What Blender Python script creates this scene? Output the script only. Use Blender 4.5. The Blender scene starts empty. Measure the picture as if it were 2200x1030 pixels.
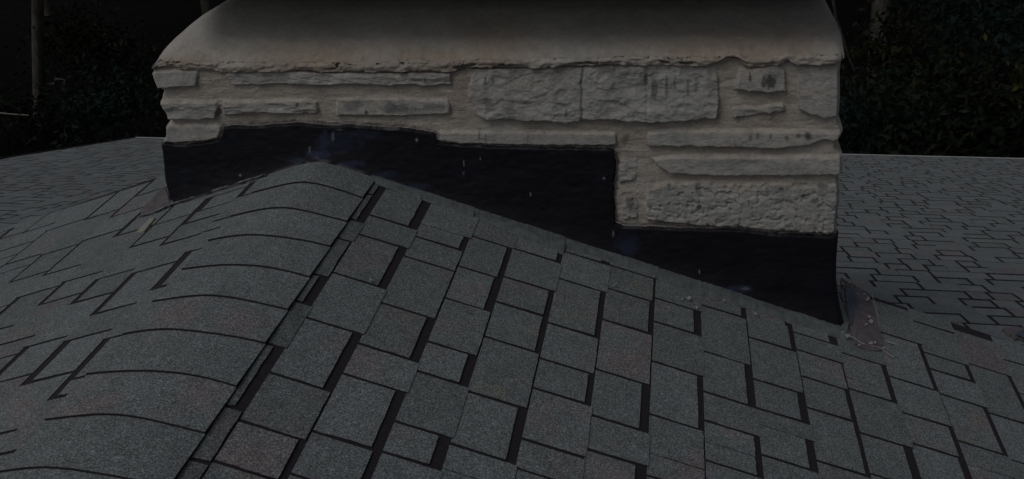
import bpy, math, random
import numpy as np
from mathutils import Vector, Matrix
random.seed(7)
rng = np.random.default_rng(7)
scene = bpy.context.scene
COL = scene.collection

# ------------------------------------------------------------------ camera
# World: +Y runs along the roof ridge away from the camera, X across it, Z up.
# Origin = the point where the ridge meets the chimney's front face.
F, CX, CY = 2050.0, 1100.0, 515.0          # photograph is 2200 x 1030
def nrm(v): return v / np.linalg.norm(v)
Yc = nrm(np.array([366.0, 1115.0, F]))
P2 = np.array([-634.0, 1070.0, F])
Zc = nrm(np.cross(P2, Yc)); Zc = Zc if Zc[1] > 0 else -Zc
Xc = nrm(np.cross(Yc, Zc)); Xc = Xc if Xc[0] > 0 else -Xc
RM = np.stack([Xc, Yc, Zc], 1)             # world -> camera (right, up, forward)
def raydir(px, py):
    return np.stack([np.asarray(px, float) - CX, CY - np.asarray(py, float), np.full(np.shape(px), F)], -1) @ RM
CAM = -raydir(690.0, 338.0) / F * 2.83
def on(px, py, n, o):                      # where the sight line through a photo point meets a plane
    n = np.array(n, float); d = raydir(px, py)
    t = (n @ (np.array(o, float) - CAM)) / (d @ n)
    return CAM + d * np.asarray(t)[..., None]
cd = bpy.data.cameras.new("camera"); cam = bpy.data.objects.new("camera", cd); COL.objects.link(cam)
r_, u_, f_ = RM[0], RM[1], RM[2]
cam.matrix_world = Matrix([[r_[0], u_[0], -f_[0], CAM[0]], [r_[1], u_[1], -f_[1], CAM[1]], [r_[2], u_[2], -f_[2], CAM[2]], [0, 0, 0, 1]])
cd.sensor_fit = 'HORIZONTAL'; cd.sensor_width = 36; cd.lens = 36 * F / 2200
cd.clip_start = .05; cd.clip_end = 2000
scene.camera = cam

# ------------------------------------------------------------------ light
SUN_EL, SUN_AZ = math.radians(52), math.radians(222)   # azimuth clockwise from +Y: soft light from behind-left of the camera
w = bpy.data.worlds.new("World"); scene.world = w; w.use_nodes = True
nt = w.node_tree; bg = nt.nodes['Background']
sky = nt.nodes.new('ShaderNodeTexSky'); sky.sky_type = 'NISHITA'; sky.sun_disc = False
sky.sun_elevation = SUN_EL; sky.sun_rotation = SUN_AZ; sky.air_density = 1.0; sky.dust_density = 4.0
hs = nt.nodes.new('ShaderNodeHueSaturation'); hs.inputs['Saturation'].default_value = .35
nt.links.new(sky.outputs[0], hs.inputs['Color']); nt.links.new(hs.outputs[0], bg.inputs[0])
bg.inputs[1].default_value = .10
sl_ = bpy.data.lights.new("sun", 'SUN'); sun = bpy.data.objects.new("sun", sl_); COL.objects.link(sun)
sl_.energy = 1.0; sl_.angle = math.radians(25); sl_.color = (1, .96, .9)
sun.rotation_euler = Vector((math.sin(SUN_AZ) * math.cos(SUN_EL), math.cos(SUN_AZ) * math.cos(SUN_EL), math.sin(SUN_EL))).to_track_quat('Z', 'Y').to_euler()
sun.location = (0, 0, 20)
scene.view_settings.view_transform = 'Standard'; scene.view_settings.look = 'None'
scene.view_settings.gamma = 1; scene.view_settings.use_curve_mapping = False
scene.view_settings.exposure = -1.12

# ------------------------------------------------------------------ helpers
def link(o, parent=None):
    COL.objects.link(o)
    if parent: o.parent = parent
    return o
def thing(name, label, cat, loc=(0, 0, 0), group=None):
    o = bpy.data.objects.new(name, None); link(o); o.location = loc; o.empty_display_size = .2
    o['label'] = label; o['category'] = cat
    if group: o['group'] = group
    return o
def mesh(name, verts, faces, mats, parent=None, midx=None, smooth=False, attrs=None, colattr=None):
    me = bpy.data.meshes.new(name)
    me.from_pydata([tuple(map(float, v)) for v in verts], [], [tuple(map(int, f)) for f in faces])
    for m in (mats if isinstance(mats, (list, tuple)) else [mats]): me.materials.append(m)
    if midx is not None: me.polygons.foreach_set('material_index', np.asarray(midx, np.int32))
    if smooth: me.polygons.foreach_set('use_smooth', np.ones(len(me.polygons), bool))
    if attrs:
        for k, v in attrs.items():
            a = me.attributes.new(k, 'FLOAT', 'POINT'); a.data.foreach_set('value', np.asarray(v, np.float32))
    if colattr is not None:                # one colour per face
        a = me.attributes.new('tint', 'FLOAT_COLOR', 'CORNER')
        n = [len(f) for f in faces]
        a.data.foreach_set('color', np.repeat(np.asarray(colattr, np.float32), n, axis=0).ravel())
    me.update()
    o = link(bpy.data.objects.new(name, me), parent)
    if parent: o.matrix_parent_inverse.identity(); o.location = -Vector(parent.location)
    return o
def tag(o, label=None, cat=None, group=None, kind=None):
    if label: o['label'] = label
    if cat: o['category'] = cat
    if group: o['group'] = group
    if kind: o['kind'] = kind
    return o
def lerp(a, b, t): return a + (b - a) * t
# value noise
_H = rng.random((256, 256))
def vnoise(x, y):
    x = np.asarray(x, float); y = np.asarray(y, float)
    xi = np.floor(x).astype(int); yi = np.floor(y).astype(int); fx = x - xi; fy = y - yi
    fx = fx * fx * (3 - 2 * fx); fy = fy * fy * (3 - 2 * fy)
    g = lambda i, j: _H[(xi + i) & 255, (yi + j) & 255]
    return (g(0, 0) * (1 - fx) + g(1, 0) * fx) * (1 - fy) + (g(0, 1) * (1 - fx) + g(1, 1) * fx) * fy
def fbm(x, y, o=4, p=.5):
    s = 0; a = 1; t = 0
    for k in range(o):
        s = s + a * vnoise(np.asarray(x) * 2 ** k + 17.3 * k, np.asarray(y) * 2 ** k + 5.1 * k); t += a; a *= p
    return s / t
def sstep(e0, e1, x):
    t = np.clip((x - e0) / (e1 - e0), 0, 1); return t * t * (3 - 2 * t)
def sdf(px, py, poly):                     # + inside, in photo px
    P = np.array(poly, float); d = np.full(px.shape, 1e9); ins = np.zeros(px.shape, bool)
    for i in range(len(P)):
        a = P[i - 1]; b = P[i]; e = b - a
        wx = px - a[0]; wy = py - a[1]
        t = np.clip((wx * e[0] + wy * e[1]) / (e @ e + 1e-9), 0, 1)
        d = np.minimum(d, np.hypot(wx - t * e[0], wy - t * e[1]))
        c = (a[1] > py) != (b[1] > py)
        ins ^= c & (px < (b[0] - a[0]) * (py - a[1]) / (b[1] - a[1] + 1e-12) + a[0])
    return np.where(ins, d, -d)

# ------------------------------------------------------------------ materials
class NT:
    def __init__(s, name):
        s.m = bpy.data.materials.new(name); s.m.use_nodes = True; s.t = s.m.node_tree
        s.b = s.t.nodes['Principled BSDF']; s.tc = s.t.nodes.new('ShaderNodeTexCoord')
    def n(s, typ, **kw):
        q = s.t.nodes.new(typ)
        for k, v in kw.items(): setattr(q, k, v)
        return q
    def lk(s, a, b): s.t.links.new(a, b)
    def noise(s, scale, detail=3, rough=.6, vec=None, stretch=None):
        q = s.n('ShaderNodeTexNoise'); q.inputs['Scale'].default_value = scale; q.inputs['Detail'].default_value = detail; q.inputs['Roughness'].default_value = rough
        src = s.tc.outputs['Object']
        if stretch:
            mp = s.n('ShaderNodeMapping'); mp.inputs['Scale'].default_value = stretch; s.lk(src, mp.inputs[0]); src = mp.outputs[0]
        s.lk(src, q.inputs['Vector']); return q.outputs['Fac']
    def ramp(s, fac, stops):
        q = s.n('ShaderNodeValToRGB'); e = q.color_ramp.elements
        while len(e) < len(stops): e.new(.5)
        for el, (p, c) in zip(e, stops): el.position = p; el.color = (*c, 1) if len(c) == 3 else c
        s.lk(fac, q.inputs[0]); return q.outputs[0]
    def mix(s, fac, a, b, mode='MIX'):
        q = s.n('ShaderNodeMix', data_type='RGBA', blend_type=mode)
        for sock, v in ((q.inputs[0], fac), (q.inputs[6], a), (q.inputs[7], b)):
            if isinstance(v, bpy.types.NodeSocket): s.lk(v, sock)
            elif isinstance(v, (int, float)): sock.default_value = v
            else: sock.default_value = (*v, 1)
        return q.outputs[2]
    def math(s, op, a, b=0.0):
        q = s.n('ShaderNodeMath', operation=op)
        for i, v in enumerate((a, b)):
            if isinstance(v, bpy.types.NodeSocket): s.lk(v, q.inputs[i])
            else: q.inputs[i].default_value = v
        return q.outputs[0]
    def attr(s, name, out='Fac'):
        q = s.n('ShaderNodeAttribute'); q.attribute_name = name; return q.outputs[out]
    def bump(s, h, dist=.002, strength=1.0):
        q = s.n('ShaderNodeBump'); q.inputs['Distance'].default_value = dist; q.inputs['Strength'].default_value = strength
        s.lk(h, q.inputs['Height']); s.lk(q.outputs[0], s.b.inputs['Normal'])
    def done(s, color, rough=.9, spec=.3):
        if isinstance(color, bpy.types.NodeSocket): s.lk(color, s.b.inputs['Base Color'])
        else: s.b.inputs['Base Color'].default_value = (*color, 1)
        if isinstance(rough, bpy.types.NodeSocket): s.lk(rough, s.b.inputs['Roughness'])
        else: s.b.inputs['Roughness'].default_value = rough
        s.b.inputs['Specular IOR Level'].default_value = spec
        return s.m
def g3(v): return (v, v, v)

def shingle_mat(name, far=False, gain=1.12):
    s = NT(name)
    sep = s.n('ShaderNodeSeparateColor'); s.lk(s.attr('tint', 'Color'), sep.inputs[0])
    br = s.math('ADD', sep.outputs[1], s.math('MULTIPLY', s.math('SUBTRACT', s.noise(7, 3, .6), .5), 2.4))
    br = s.ramp(br, [(.5, g3(0)), (.85, g3(1))])
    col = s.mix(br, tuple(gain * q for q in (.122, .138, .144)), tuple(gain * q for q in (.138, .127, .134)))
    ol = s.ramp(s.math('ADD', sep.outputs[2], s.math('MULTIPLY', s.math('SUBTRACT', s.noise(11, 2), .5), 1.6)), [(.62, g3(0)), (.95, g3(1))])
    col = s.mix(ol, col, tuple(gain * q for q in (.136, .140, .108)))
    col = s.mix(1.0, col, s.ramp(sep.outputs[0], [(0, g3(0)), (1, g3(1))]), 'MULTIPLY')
    wear = s.ramp(s.noise(22, 4, .65), [(.3, g3(.86)), (.7, g3(1.12))]); col = s.mix(1.0, col, wear, 'MULTIPLY')
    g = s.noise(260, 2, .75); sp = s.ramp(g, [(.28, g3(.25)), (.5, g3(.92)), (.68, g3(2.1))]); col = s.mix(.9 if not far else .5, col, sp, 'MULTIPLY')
    g2 = s.noise(90, 2, .6); col = s.mix(.55, col, s.ramp(g2, [(.3, g3(.75)), (.7, g3(1.25))]), 'MULTIPLY')
    v = s.n('ShaderNodeTexVoronoi'); v.inputs['Scale'].default_value = 110; s.lk(s.tc.outputs['Object'], v.inputs['Vector'])
    fl = s.ramp(v.outputs['Distance'], [(.0, g3(1)), (.16, g3(0))]); sel = s.n('ShaderNodeSeparateColor'); s.lk(v.outputs['Color'], sel.inputs[0])
    fl2 = s.math('MULTIPLY', fl, s.math('GREATER_THAN', sel.outputs[0], .86)); col = s.mix(fl2, col, (.42, .44, .44))
    s.bump(g, .0025, .8)
    return s.done(col, .95, .15)
M_SH = shingle_mat('shingle_granules'); M_SHF = shingle_mat('shingle_granules_sky_sheen', True, 1.30)  # second copy coloured lighter to stand in for grazing sky sheen
s = NT('asphalt_edge'); c = s.ramp(s.noise(150, 3), [(.3, (.014, .0125, .016)), (.7, (.026, .0225, .029))]); M_EDGE = s.done(c, .9, .2)
s = NT('stone')
c = s.ramp(s.noise(9, 5, .65), [(.3, (.205, .208, .205)), (.55, (.275, .275, .268)), (.75, (.33, .33, .322))])
st = s.attr('stain'); wm = s.attr('warm')
c = s.mix(s.math('MULTIPLY', wm, .9), c, (.315, .285, .25))
c = s.mix(1.0, c, s.ramp(s.noise(60, 4, .7), [(.32, g3(.80)), (.5, g3(1)), (.7, g3(1.12))]), 'MULTIPLY')
c = s.mix(.5, c, s.ramp(s.noise(14, 5, .7, stretch=(1, 1, 3)), [(.36, g3(.7)), (.5, g3(1))]), 'MULTIPLY')
c = s.mix(s.ramp(st, [(0, g3(0)), (1, g3(.92))]), c, (.05, .052, .055))
s.bump(s.math('ADD', s.noise(75, 5, .7), s.math('MULTIPLY', s.noise(25, 4, .6, stretch=(1, 1, 2.5)), 1.2)), .005, .8)
M_STONE = s.done(c, .92, .2)
s = NT('mortar')
c = s.ramp(s.noise(6, 5, .6), [(.3, (.27, .235, .205)), (.5, (.31, .282, .25)), (.72, (.345, .33, .30))])
c = s.mix(.6, c, s.ramp(s.noise(18, 4, .6, stretch=(1, 1, 4)), [(.33, g3(.7)), (.6, g3(1.08))]), 'MULTIPLY')
c = s.mix(.6, c, s.ramp(s.noise(120, 4, .7), [(.3, g3(.7)), (.7, g3(1.25))]), 'MULTIPLY')
c = s.mix(s.attr('stain'), c, (.05, .048, .05))
s.bump(s.math('ADD', s.noise(110, 4, .7), s.noise(16, 3, .6, stretch=(1, 1, 4))), .004, .8)
M_MORT = s.done(c, .93, .15)
s = NT('cement_crown')
c = s.ramp(s.noise(3.2, 4, .6, stretch=(1, 1, 2)), [(.3, (.25, .245, .23)), (.5, (.30, .29, .27)), (.7, (.34, .332, .313))])
c = s.mix(s.math('MULTIPLY', s.attr('warm'), .9), c, (.285, .24, .20))
c = s.mix(.6, c, s.ramp(s.noise(28, 6, .75, stretch=(1, 1, 2)), [(.3, g3(.7)), (.7, g3(1.15))]), 'MULTIPLY')
c = s.mix(s.math('MULTIPLY', s.ramp(s.noise(7, 5, .8, stretch=(1, 1, .35)), [(.56, g3(0)), (.72, g3(1))]), .35), c, (.15, .145, .135))
c = s.mix(.35, c, s.ramp(s.noise(140, 3, .7), [(.3, g3(.7)), (.7, g3(1.25))]), 'MULTIPLY')
c = s.mix(s.attr('stain'), c, (.045, .042, .04))
s.bump(s.math('ADD', s.noise(45, 5, .7), s.math('MULTIPLY', s.noise(150, 3), .4)), .004, .6)
M_CROWN = s.done(c, .93, .15)
s = NT('roofing_tar')
bl = s.attr('blue'); we = s.attr('stain')
c = s.ramp(s.noise(12, 4, .6), [(.3, (.0030, .0032, .0055)), (.7, (.0065, .007, .012))])
c = s.mix(bl, c, (.017, .024, .050))
c = s.mix(we, c, (.14, .15, .17))
rr = s.n('ShaderNodeMapRange'); s.lk(s.noise(9, 4, .6), rr.inputs[0]); rr.inputs[3].default_value = .5; rr.inputs[4].default_value = .8
s.bump(s.math('ADD', s.noise(10, 3, .5, stretch=(.6, 1, 2)), s.math('MULTIPLY', s.noise(90, 4), .3)), .003, .4)
M_TAR = s.done(c, rr.outputs[0], .2)
def plain(name, col, var=.25, scale=30, rough=.9, spec=.2, bump=.002, bs=60, stretch=None):
    s = NT(name); a = tuple(x * (1 - var) for x in col); b = tuple(x * (1 + var) for x in col)
    c = s.ramp(s.noise(scale, 4, .65, stretch=stretch), [(.3, a), (.7, b)])
    if bump: s.bump(s.noise(bs, 4, .65, stretch=stretch), bump, .8)
    return s.done(c, rough, spec)
M_CEM = plain('flashing_cement', (.085, .098, .102), .35, 35, .8, .3, .004, 70)
M_SEAL = plain('sealant_bead', (.115, .12, .148), .7, 60, .6, .4, .004, 90)
M_BROWN = plain('rusted_flashing', (.092, .084, .090), .3, 25, .8, .3, .003)
M_CRUST = plain('cement_crust', (.26, .25, .25), .4, 80, .8, .3, .004)
M_BLUE = plain('blue_grey_metal', (.045, .056, .088), .45, 25, .55, .4, .003)
M_PALE = plain('pale_strip', (.22, .215, .18), .15, 40, .8, .2, .001)
M_WHITE = plain('white_metal', (.46, .47, .48), .15, 12, .5, .4, .0005)
M_WALL = plain('painted_siding', (.32, .31, .29), .08, 8, .8, .2, .001)
M_BARK = plain('bark', (.050, .046, .041), .5, 14, .95, .1, .02, 20, (1, 1, .25))
M_TWIG = plain('twig_bark', (.02, .018, .015), .4, 14)
M_BARKP = plain('pale_bark', (.16, .15, .135), .35, 20, .95, .1, .003, 30)
M_SOIL = plain('forest_floor', (.0025, .0022, .002), .5, 2, 1, .05, .05, 4)
def leafmat(name, a, b, c3):
    s = NT(name)
    oi = s.n('ShaderNodeNewGeometry')
    c = s.ramp(oi.outputs['Random Per Island'], [(0, a), (.6, b), (.93, b), (1, c3)])
    c = s.mix(.6, c, s.ramp(s.noise(.9, 3), [(.35, g3(.6)), (.65, g3(1.7))]), 'MULTIPLY')
    return s.done(c, .9, .03)
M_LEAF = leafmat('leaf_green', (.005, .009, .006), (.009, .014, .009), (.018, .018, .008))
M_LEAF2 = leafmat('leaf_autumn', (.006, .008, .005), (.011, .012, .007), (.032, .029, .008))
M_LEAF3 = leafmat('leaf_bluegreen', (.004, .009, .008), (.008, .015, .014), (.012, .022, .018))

# ------------------------------------------------------------------ roof
SR, SL, RP = .325, .342, .139              # cross slopes of the upper gable, shingle exposure
MM = math.tan(math.radians(17.3)); Z0B = -.78   # lower main slope falling away behind the chimney
house = thing('house', 'house roof of weathered dark grey asphalt shingles with black shadow lines, carrying the stone chimney', 'house', (0, 0, -5))

def shingle_field(name, O, down, along, cols, cuts, bands, lo, hi, mat, flip=1, seed=1, gap=.0065, clip=None, detail=True, h0=.0015, h1=.0042, swx=0.0, tabk=1.0):
    """rows of laminated shingles. cols: list of course lines (distance down the slope); cuts[k]: tab joints along the row."""
    rs = random.Random(seed)
    O = np.array(O, float); D = np.array(down, float); A = np.array(along, float)
    N = np.cross(D, A); N = N if N[2] > 0 else -N; N /= np.linalg.norm(N)
    V = []; Fc = []; mi = []; tint = []
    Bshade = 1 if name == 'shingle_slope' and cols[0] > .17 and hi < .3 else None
    def P(c, a, n): return O + D * c + A * a + N * n
    # black underlay sheet
    base = len(V); V += [P(cols[0], lo, 0), P(cols[-1], lo, 0), P(cols[-1], hi, 0), P(cols[0], hi, 0)]
    Fc.append([base, base + 1, base + 2, base + 3]); mi.append(1); tint.append((1, 0, 0, 1))
    for k in range(len(cols) - 1):
        c0, c1 = cols[k], cols[k + 1]
        cs = sorted(cuts.get(k, []), reverse=True)        # from far (high a) to near
        # extend randomly to both ends
        if not cs: cs = [hi - rs.uniform(0, .15)]
        while cs[0] < hi - .05: cs.insert(0, cs[0] + rs.uniform(.07, .2) * tabk)
        while cs[-1] > lo: cs.append(cs[-1] - (rs.uniform(.065, .12) if rs.random() < .5 else rs.uniform(.12, .22)) * tabk)
        bl = bands.get(k, {})
        wide = rs.random() < .5
        for i in range(len(cs) - 1):
            a1, a0 = min(cs[i], hi), max(cs[i + 1], lo)
            if a1 - a0 < .015: continue
            key = None
            for q in bl:
                if abs(q - cs[i + 1]) < .012: key = q
            if key is not None: sw, gl = bl[key]
            else:
                wide = not wide
                sw = rs.choice([.020, .026, .029]) if wide else rs.choice([.001, .002, .006]); gl = gap if rs.random() < .85 else .0015
            if clip and not clip((c0 + c1) / 2, (a0 + a1) / 2): continue
            g0 = gl
            ce = c1 - sw; n0 = h0 * rs.uniform(1, 1.3); n1 = h1 * rs.uniform(.88, 1.2); sw = sw + swx if sw > .003 else sw; ce = c1 - sw
            skew = rs.uniform(-.003, .003)
            if sw <= .002: ce = c1 + .001
            A0, A1 = a0 + g0, a1
            nseg = 6 if detail else 1
            top = []; bot = []
            # outline: start upslope-near, go along near side to the butt, up the butt, back along far side
            pts = []
            for t in range(nseg + 1):
                f = t / nseg; pts.append((lerp(c0 - .002, ce, f), A0 + skew * f + (rs.gauss(0, .0006) if 0 < t < nseg else 0), lerp(n0, n1, f)))
            for t in range(1, nseg + 1):
                f = t / nseg; pts.append((ce + (rs.gauss(0, .0006) if t < nseg else 0), lerp(A0 + skew, A1 - .0003, f), n1))
            for t in range(1, nseg + 1):
                f = t / nseg; pts.append((lerp(ce, c0 - .002, f), A1 - .0003, lerp(n1, n0, f)))
            base = len(V)
            for (c, a, n) in pts: V.append(P(c, a, n))
            for (c, a, n) in pts: V.append(P(c, a, -.001))
            m = len(pts)
            Fc.append(list(range(base, base + m)) if flip > 0 else list(range(base + m - 1, base - 1, -1)))
            mi.append(0)
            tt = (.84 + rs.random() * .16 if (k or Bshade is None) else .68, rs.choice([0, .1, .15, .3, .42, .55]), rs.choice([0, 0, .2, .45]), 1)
            tint.append(tt)
            for j in range(m):
                j2 = (j + 1) % m
                q = [base + j, base + m + j, base + m + j2, base + j2]
                Fc.append(q if flip > 0 else q[::-1]); mi.append(1); tint.append(tt)
    return mesh(name, V, Fc, [mat, M_EDGE], house, mi, colattr=tint)

W, MW, TH, HA = .0255, .0185, .0065, .001      # band widths read from the photograph
def tab(px, py):                            # y of a joint on the right-hand slope
    return float(on(px, py, (SR, 0, 1), (0, 0, 0))[1])
G = .0082; GT = .002
Rcols = [.178, .222, .360, .503, .626, .768, .907, 1.047, 1.182, 1.320, 1.460, 1.595, 1.733, 1.880]
while Rcols[-1] < 5.6: Rcols.append(Rcols[-1] + .139)
Rtab = {
 0: [(784.5,418.5,W),(753,474,W),(726,515.6,HA),(674,593,TH),(635.4,651,W),(578.4,744.4,HA),(489.5,878.6,W),(413.8,992.8,TH)],
 1: [(800,467,.03),(775,508,HA),(719,590,W),(657,686,HA),(581,805,W),(514,908,TH),(457,995,MW)],
 2: [(896,512,.02),(871,554,TH),(822,655,TH),(773,743,W),(739,807.5,HA),(671,931,W)],
 3: [(1012,510,HA),(986,575,MW),(956,643,W),(917,737,TH),(893,800,W),(845.5,908.5,HA)],
 4: [(1112,539.5,MW),(1093,601,HA),(1076,655,MW),(1052,730,MW),(1018,849,TH),(981,962,W),(961,1012,HA,GT)],
 5: [(1206,603,HA),(1182,698,MW),(1166,775,TH),(1151,839,MW),(1128,949,HA)],
 6: [(1317,574.6,HA),(1310,624,.01),(1299,691,MW),(1285,798,TH),(1274,897,W),(1264.5,970.6,HA)],
 7: [(1410.5,644,HA),(1409,695,W),(1403,780,HA),(1398.5,894,MW),(1396,976,TH,GT)],
 8: [(1512,659.5,MW),(1516,759,TH),(1516,846,W),(1517,908,HA),(1517,951,MW,GT)],
 9: [(1617,730,MW),(1624.6,819,TH),(1631.6,882,W),(1634,915,HA,GT),(1640,982,W)],
 10: [(1718,756,HA),(1728,813,.008),(1737,880,MW),(1756,994,.016)],
 11: [(1825,814,.02,GT),(1830,840,.02),(1851.5,934.5,HA)],
 12: [(1873.5,645.5,HA),(1892,717,HA),(1922,815,MW),(1943.6,891,TH),(1963,957,MW)],
 13: [(1974,696,HA),(1995,763,HA),(2007,798,.018),(2025,851,HA),(2063.6,952,MW)],
 14: [(2059,713,HA),(2091,787,HA),(2129,892,MW)],
}
cuts = {}; bands = {}
for k, L in Rtab.items():
    cuts[k] = []; bands[k] = {}
    for e in L:
        y = tab(e[0], e[1]); cuts[k].append(y); bands[k][y] = (e[2], e[3] if len(e) > 3 else G)
nr = math.hypot(1, SR); nl = math.hypot(1, SL)
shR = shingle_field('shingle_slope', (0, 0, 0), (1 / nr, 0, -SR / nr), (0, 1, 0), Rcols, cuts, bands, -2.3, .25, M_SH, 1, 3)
tag(shR, 'near roof slope falling to the right of the ridge, wide grey tabs with black shadow bands')
Lcols = [.160, .235, .385, .528, .682, .840, .995, 1.170, 1.335]
while Lcols[-1] < 4.6: Lcols.append(Lcols[-1] + .145)
Ltab = {
 0: [(-.30, HA), (-.36, HA), (-.483, HA), (-.667, W), (-.883, HA), (-1.037, .02), (-1.10, MW), (-1.27, HA)],
 1: [(-.245, MW), (-.365, TH), (-.521, HA), (-.72, MW), (-.835, HA), (-1.0, W), (-1.19, HA)],
 2: [(-.304, TH), (-.485, HA), (-.608, .017), (-.803, HA), (-.956, MW)],
 3: [(-.16, .018), (-.428, HA), (-.547, .015), (-.745, HA)],
 4: [(.213, .014), (.06, .010), (-.10, HA), (-.317, .007), (-.44, HA), (-.637, MW)],
 5: [(.355, HA), (.130, .012), (-.115, HA), (-.284, .007)],
 6: [(.36, HA), (.148, HA), (-.095, .007)],
 7: [(.37, HA), (.22, .007), (.08, HA)],
}
cuts = {k: [e[0] for e in L] for k, L in Ltab.items()}; bands = {k: {e[0]: (e[1], .0095) for e in L} for k, L in Ltab.items()}
shL = shingle_field('shingle_slope', (0, 0, 0), (-1 / nl, 0, -SL / nl), (0, 1, 0), Lcols, cuts, bands, -2.3, .39, M_SH, -1, 5, h0=.0015, h1=.0032, swx=.009)
tag(shL, 'near roof slope falling to the left of the ridge, long slanting tab joints')
# ridge cap shingles: each bent over the ridge, butt edge towards the camera
capy = [0.02, -.165, -.312, -.455, -.606, -.752, -.891, -1.041, -1.185, -1.335, -1.485, -1.64, -1.79]
def capprof(x, rad):
    sN = np.where(x < 0, SL, SR); e = np.where(x < 0, .15, .172)
    return -sN * np.sqrt(x * x + rad * rad) + sN * (np.sqrt(e * e + rad * rad) - e)
for i in range(len(capy) - 1):
    yb = capy[i]; yn = capy[i + 1]
    V = []; Fc = []; mi = []
    nx, ny = 36, 6
    xs = np.linspace(-.158, .173, nx + 1)
    for j in range(ny + 1):
        f = j / ny; y = lerp(yb + .03, yn, f)
        rad = .03 + .13 * float(sstep(.0, .6, -y))
        for x in xs:
            yy = y + .0025 * math.sin(x * 23 + i * 2) * f + (.0012 * (fbm(x * 60, i * 7.0) - .5))
            V.append((x, yy, float(capprof(x, rad)) + .0055 + .0065 * f))
    nv = len(V)
    for j in range(ny):
        for k in range(nx):
            a = j * (nx + 1) + k; Fc.append((a, a + nx + 1, a + nx + 2, a + 1)); mi.append(0)
    rim = [ny * (nx + 1) + k for k in range(nx + 1)]
    l_ = [j * (nx + 1) for j in range(ny + 1)]; r__ = [j * (nx + 1) + nx for j in range(ny + 1)]
    for path in (rim, l_, r__):
        b = len(V)
        for q in path: v = V[q]; V.append((v[0], v[1], v[2] - .0070))
        for q in range(len(path) - 1):
            Fc.append((path[q], b + q, b + q + 1, path[q + 1])); mi.append(1)
    tt = [(.9 + .1 * random.random(), [.05, .45, .1, .1, .15, .5, .2, .55, .05, .2][i % 10], .1, 1)] * len(Fc)
    mesh('ridge_cap_shingle', V, Fc, [M_SH, M_EDGE], house, mi, colattr=tt, smooth=False)
# sheet under the caps
V = []; xs = np.linspace(-.19, .19, 21)
for y in (.3, 0, -.2, -.4, -.6, -2.3):
    rad = .03 + .13 * float(sstep(0, .6, -y))
    for x in xs: V.append((x, y, float(capprof(x, rad)) - .004 - (.01 if abs(x) > .16 else 0)))
Fc = [(j * 21 + k, j * 21 + 21 + k, j * 21 + 22 + k, j * 21 + k + 1) for j in range(5) for k in range(20)]
mesh('ridge_underlay', V, Fc, M_EDGE, house)

# lower main slope, falling away behind the chimney to the eave
nb = math.hypot(1, MM)
nB = (0, MM / nb, 1 / nb)
eR = on(2000., 335., (0, MM, 1), (0, 0, Z0B)); eL = on(310., 299., (0, MM, 1), (0, 0, Z0B)); rk = on(275., 300., (0, MM, 1), (0, 0, Z0B)); rk2 = on(0., 341., (0, MM, 1), (0, 0, Z0B))
YE = float((eR[1] + eL[1]) / 2); XL = float((rk[0] + rk2[0]) / 2); XR = 9.0
print('EAVE', eR, eL, 'RAKE', rk, rk2)
n = int((YE - .05) * nb / RP); Bc = [.05 * nb + RP * k for k in range(n)] + [YE * nb]
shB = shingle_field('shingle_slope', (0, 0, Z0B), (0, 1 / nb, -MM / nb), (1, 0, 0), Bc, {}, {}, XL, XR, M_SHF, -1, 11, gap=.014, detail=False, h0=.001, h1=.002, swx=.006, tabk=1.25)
tag(shB, 'lower roof slope falling away behind the chimney down to the eave, coloured paler for sky sheen and finer in pattern')
def box(name, x0, x1, y0, y1, z0, z1, mat, parent, slope=0.0, zr=0.0):
    V = []
    for x in (x0, x1):
        for y in (y0, y1):
            for z in (z0, z1): V.append((x, y, z - slope * y - zr * x))
    Fc = [(0, 1, 3, 2), (4, 6, 7, 5), (0, 4, 5, 1), (2, 3, 7, 6), (0, 2, 6, 4), (1, 5, 7, 3)]
    return mesh(name, V, Fc, mat, parent)
zE = Z0B - MM * YE
# white metal drip edges along eave and rake
V = []; Fc = []
def strip(prof, p0, p1, axis):
    V = []; Fc = []
    for p in (p0, p1):
        for (a, z) in prof: V.append((p, a, z) if axis == 'x' else (a, p, z))
    m = len(prof)
    for i in range(m - 1): Fc.append((i, i + 1, m + i + 1, m + i))
    return V, Fc
V, Fc = strip([(YE - .02, zE + .012), (YE + .012, zE + .006), (YE + .014, zE - .05), (YE + .012, zE - .055), (YE - .0, zE - .05), (YE - .02, zE + .0)], XL - .02, XR, 'x')
mesh('drip_edge', V, Fc, M_WHITE, house)
V = [(XL - a, y, Z0B - MM * y + z) for y in (.3, YE + .01) for a, z in ((-.004, .011), (.018, .011), (.020, -.05), (-.004, -.05))]
mesh('drip_edge', V, [(i, (i + 1) % 4, 4 + (i + 1) % 4, 4 + i) for i in range(4)], M_EDGE, house)
# fascia and walls beneath
box('fascia', XL + .02, XR - .05, YE - .05, YE - .015, zE - .20, zE - .03, M_WALL, house)
box('wall', XL + .4, XR - .4, .5, YE - .4, -5, zE - .02, M_WALL, house)
box('wall', -3.8, 4.4, -6, .2, -5, -1.72, M_WALL, house)
# deck and gable boards under the upper gable
for sgn, sN, cc, yend in ((1, SR, Rcols, .25), (-1, SL, Lcols, .39)):
    nn = math.hypot(1, sN); xe = cc[-1] / nn * sgn
    V = []
    for y in (-2.3, yend - .004):
        for x in (.10 * sgn, xe): V += [(x, y, -sN * abs(x) - .006), (x, y, -sN * abs(x) - .09)]
    Fc = [(0, 2, 3, 1), (4, 5, 7, 6), (0, 4, 6, 2), (1, 3, 7, 5), (2, 6, 7, 3), (0, 1, 5, 4)]
    mesh('roof_deck', V, Fc, M_EDGE, house)

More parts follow.
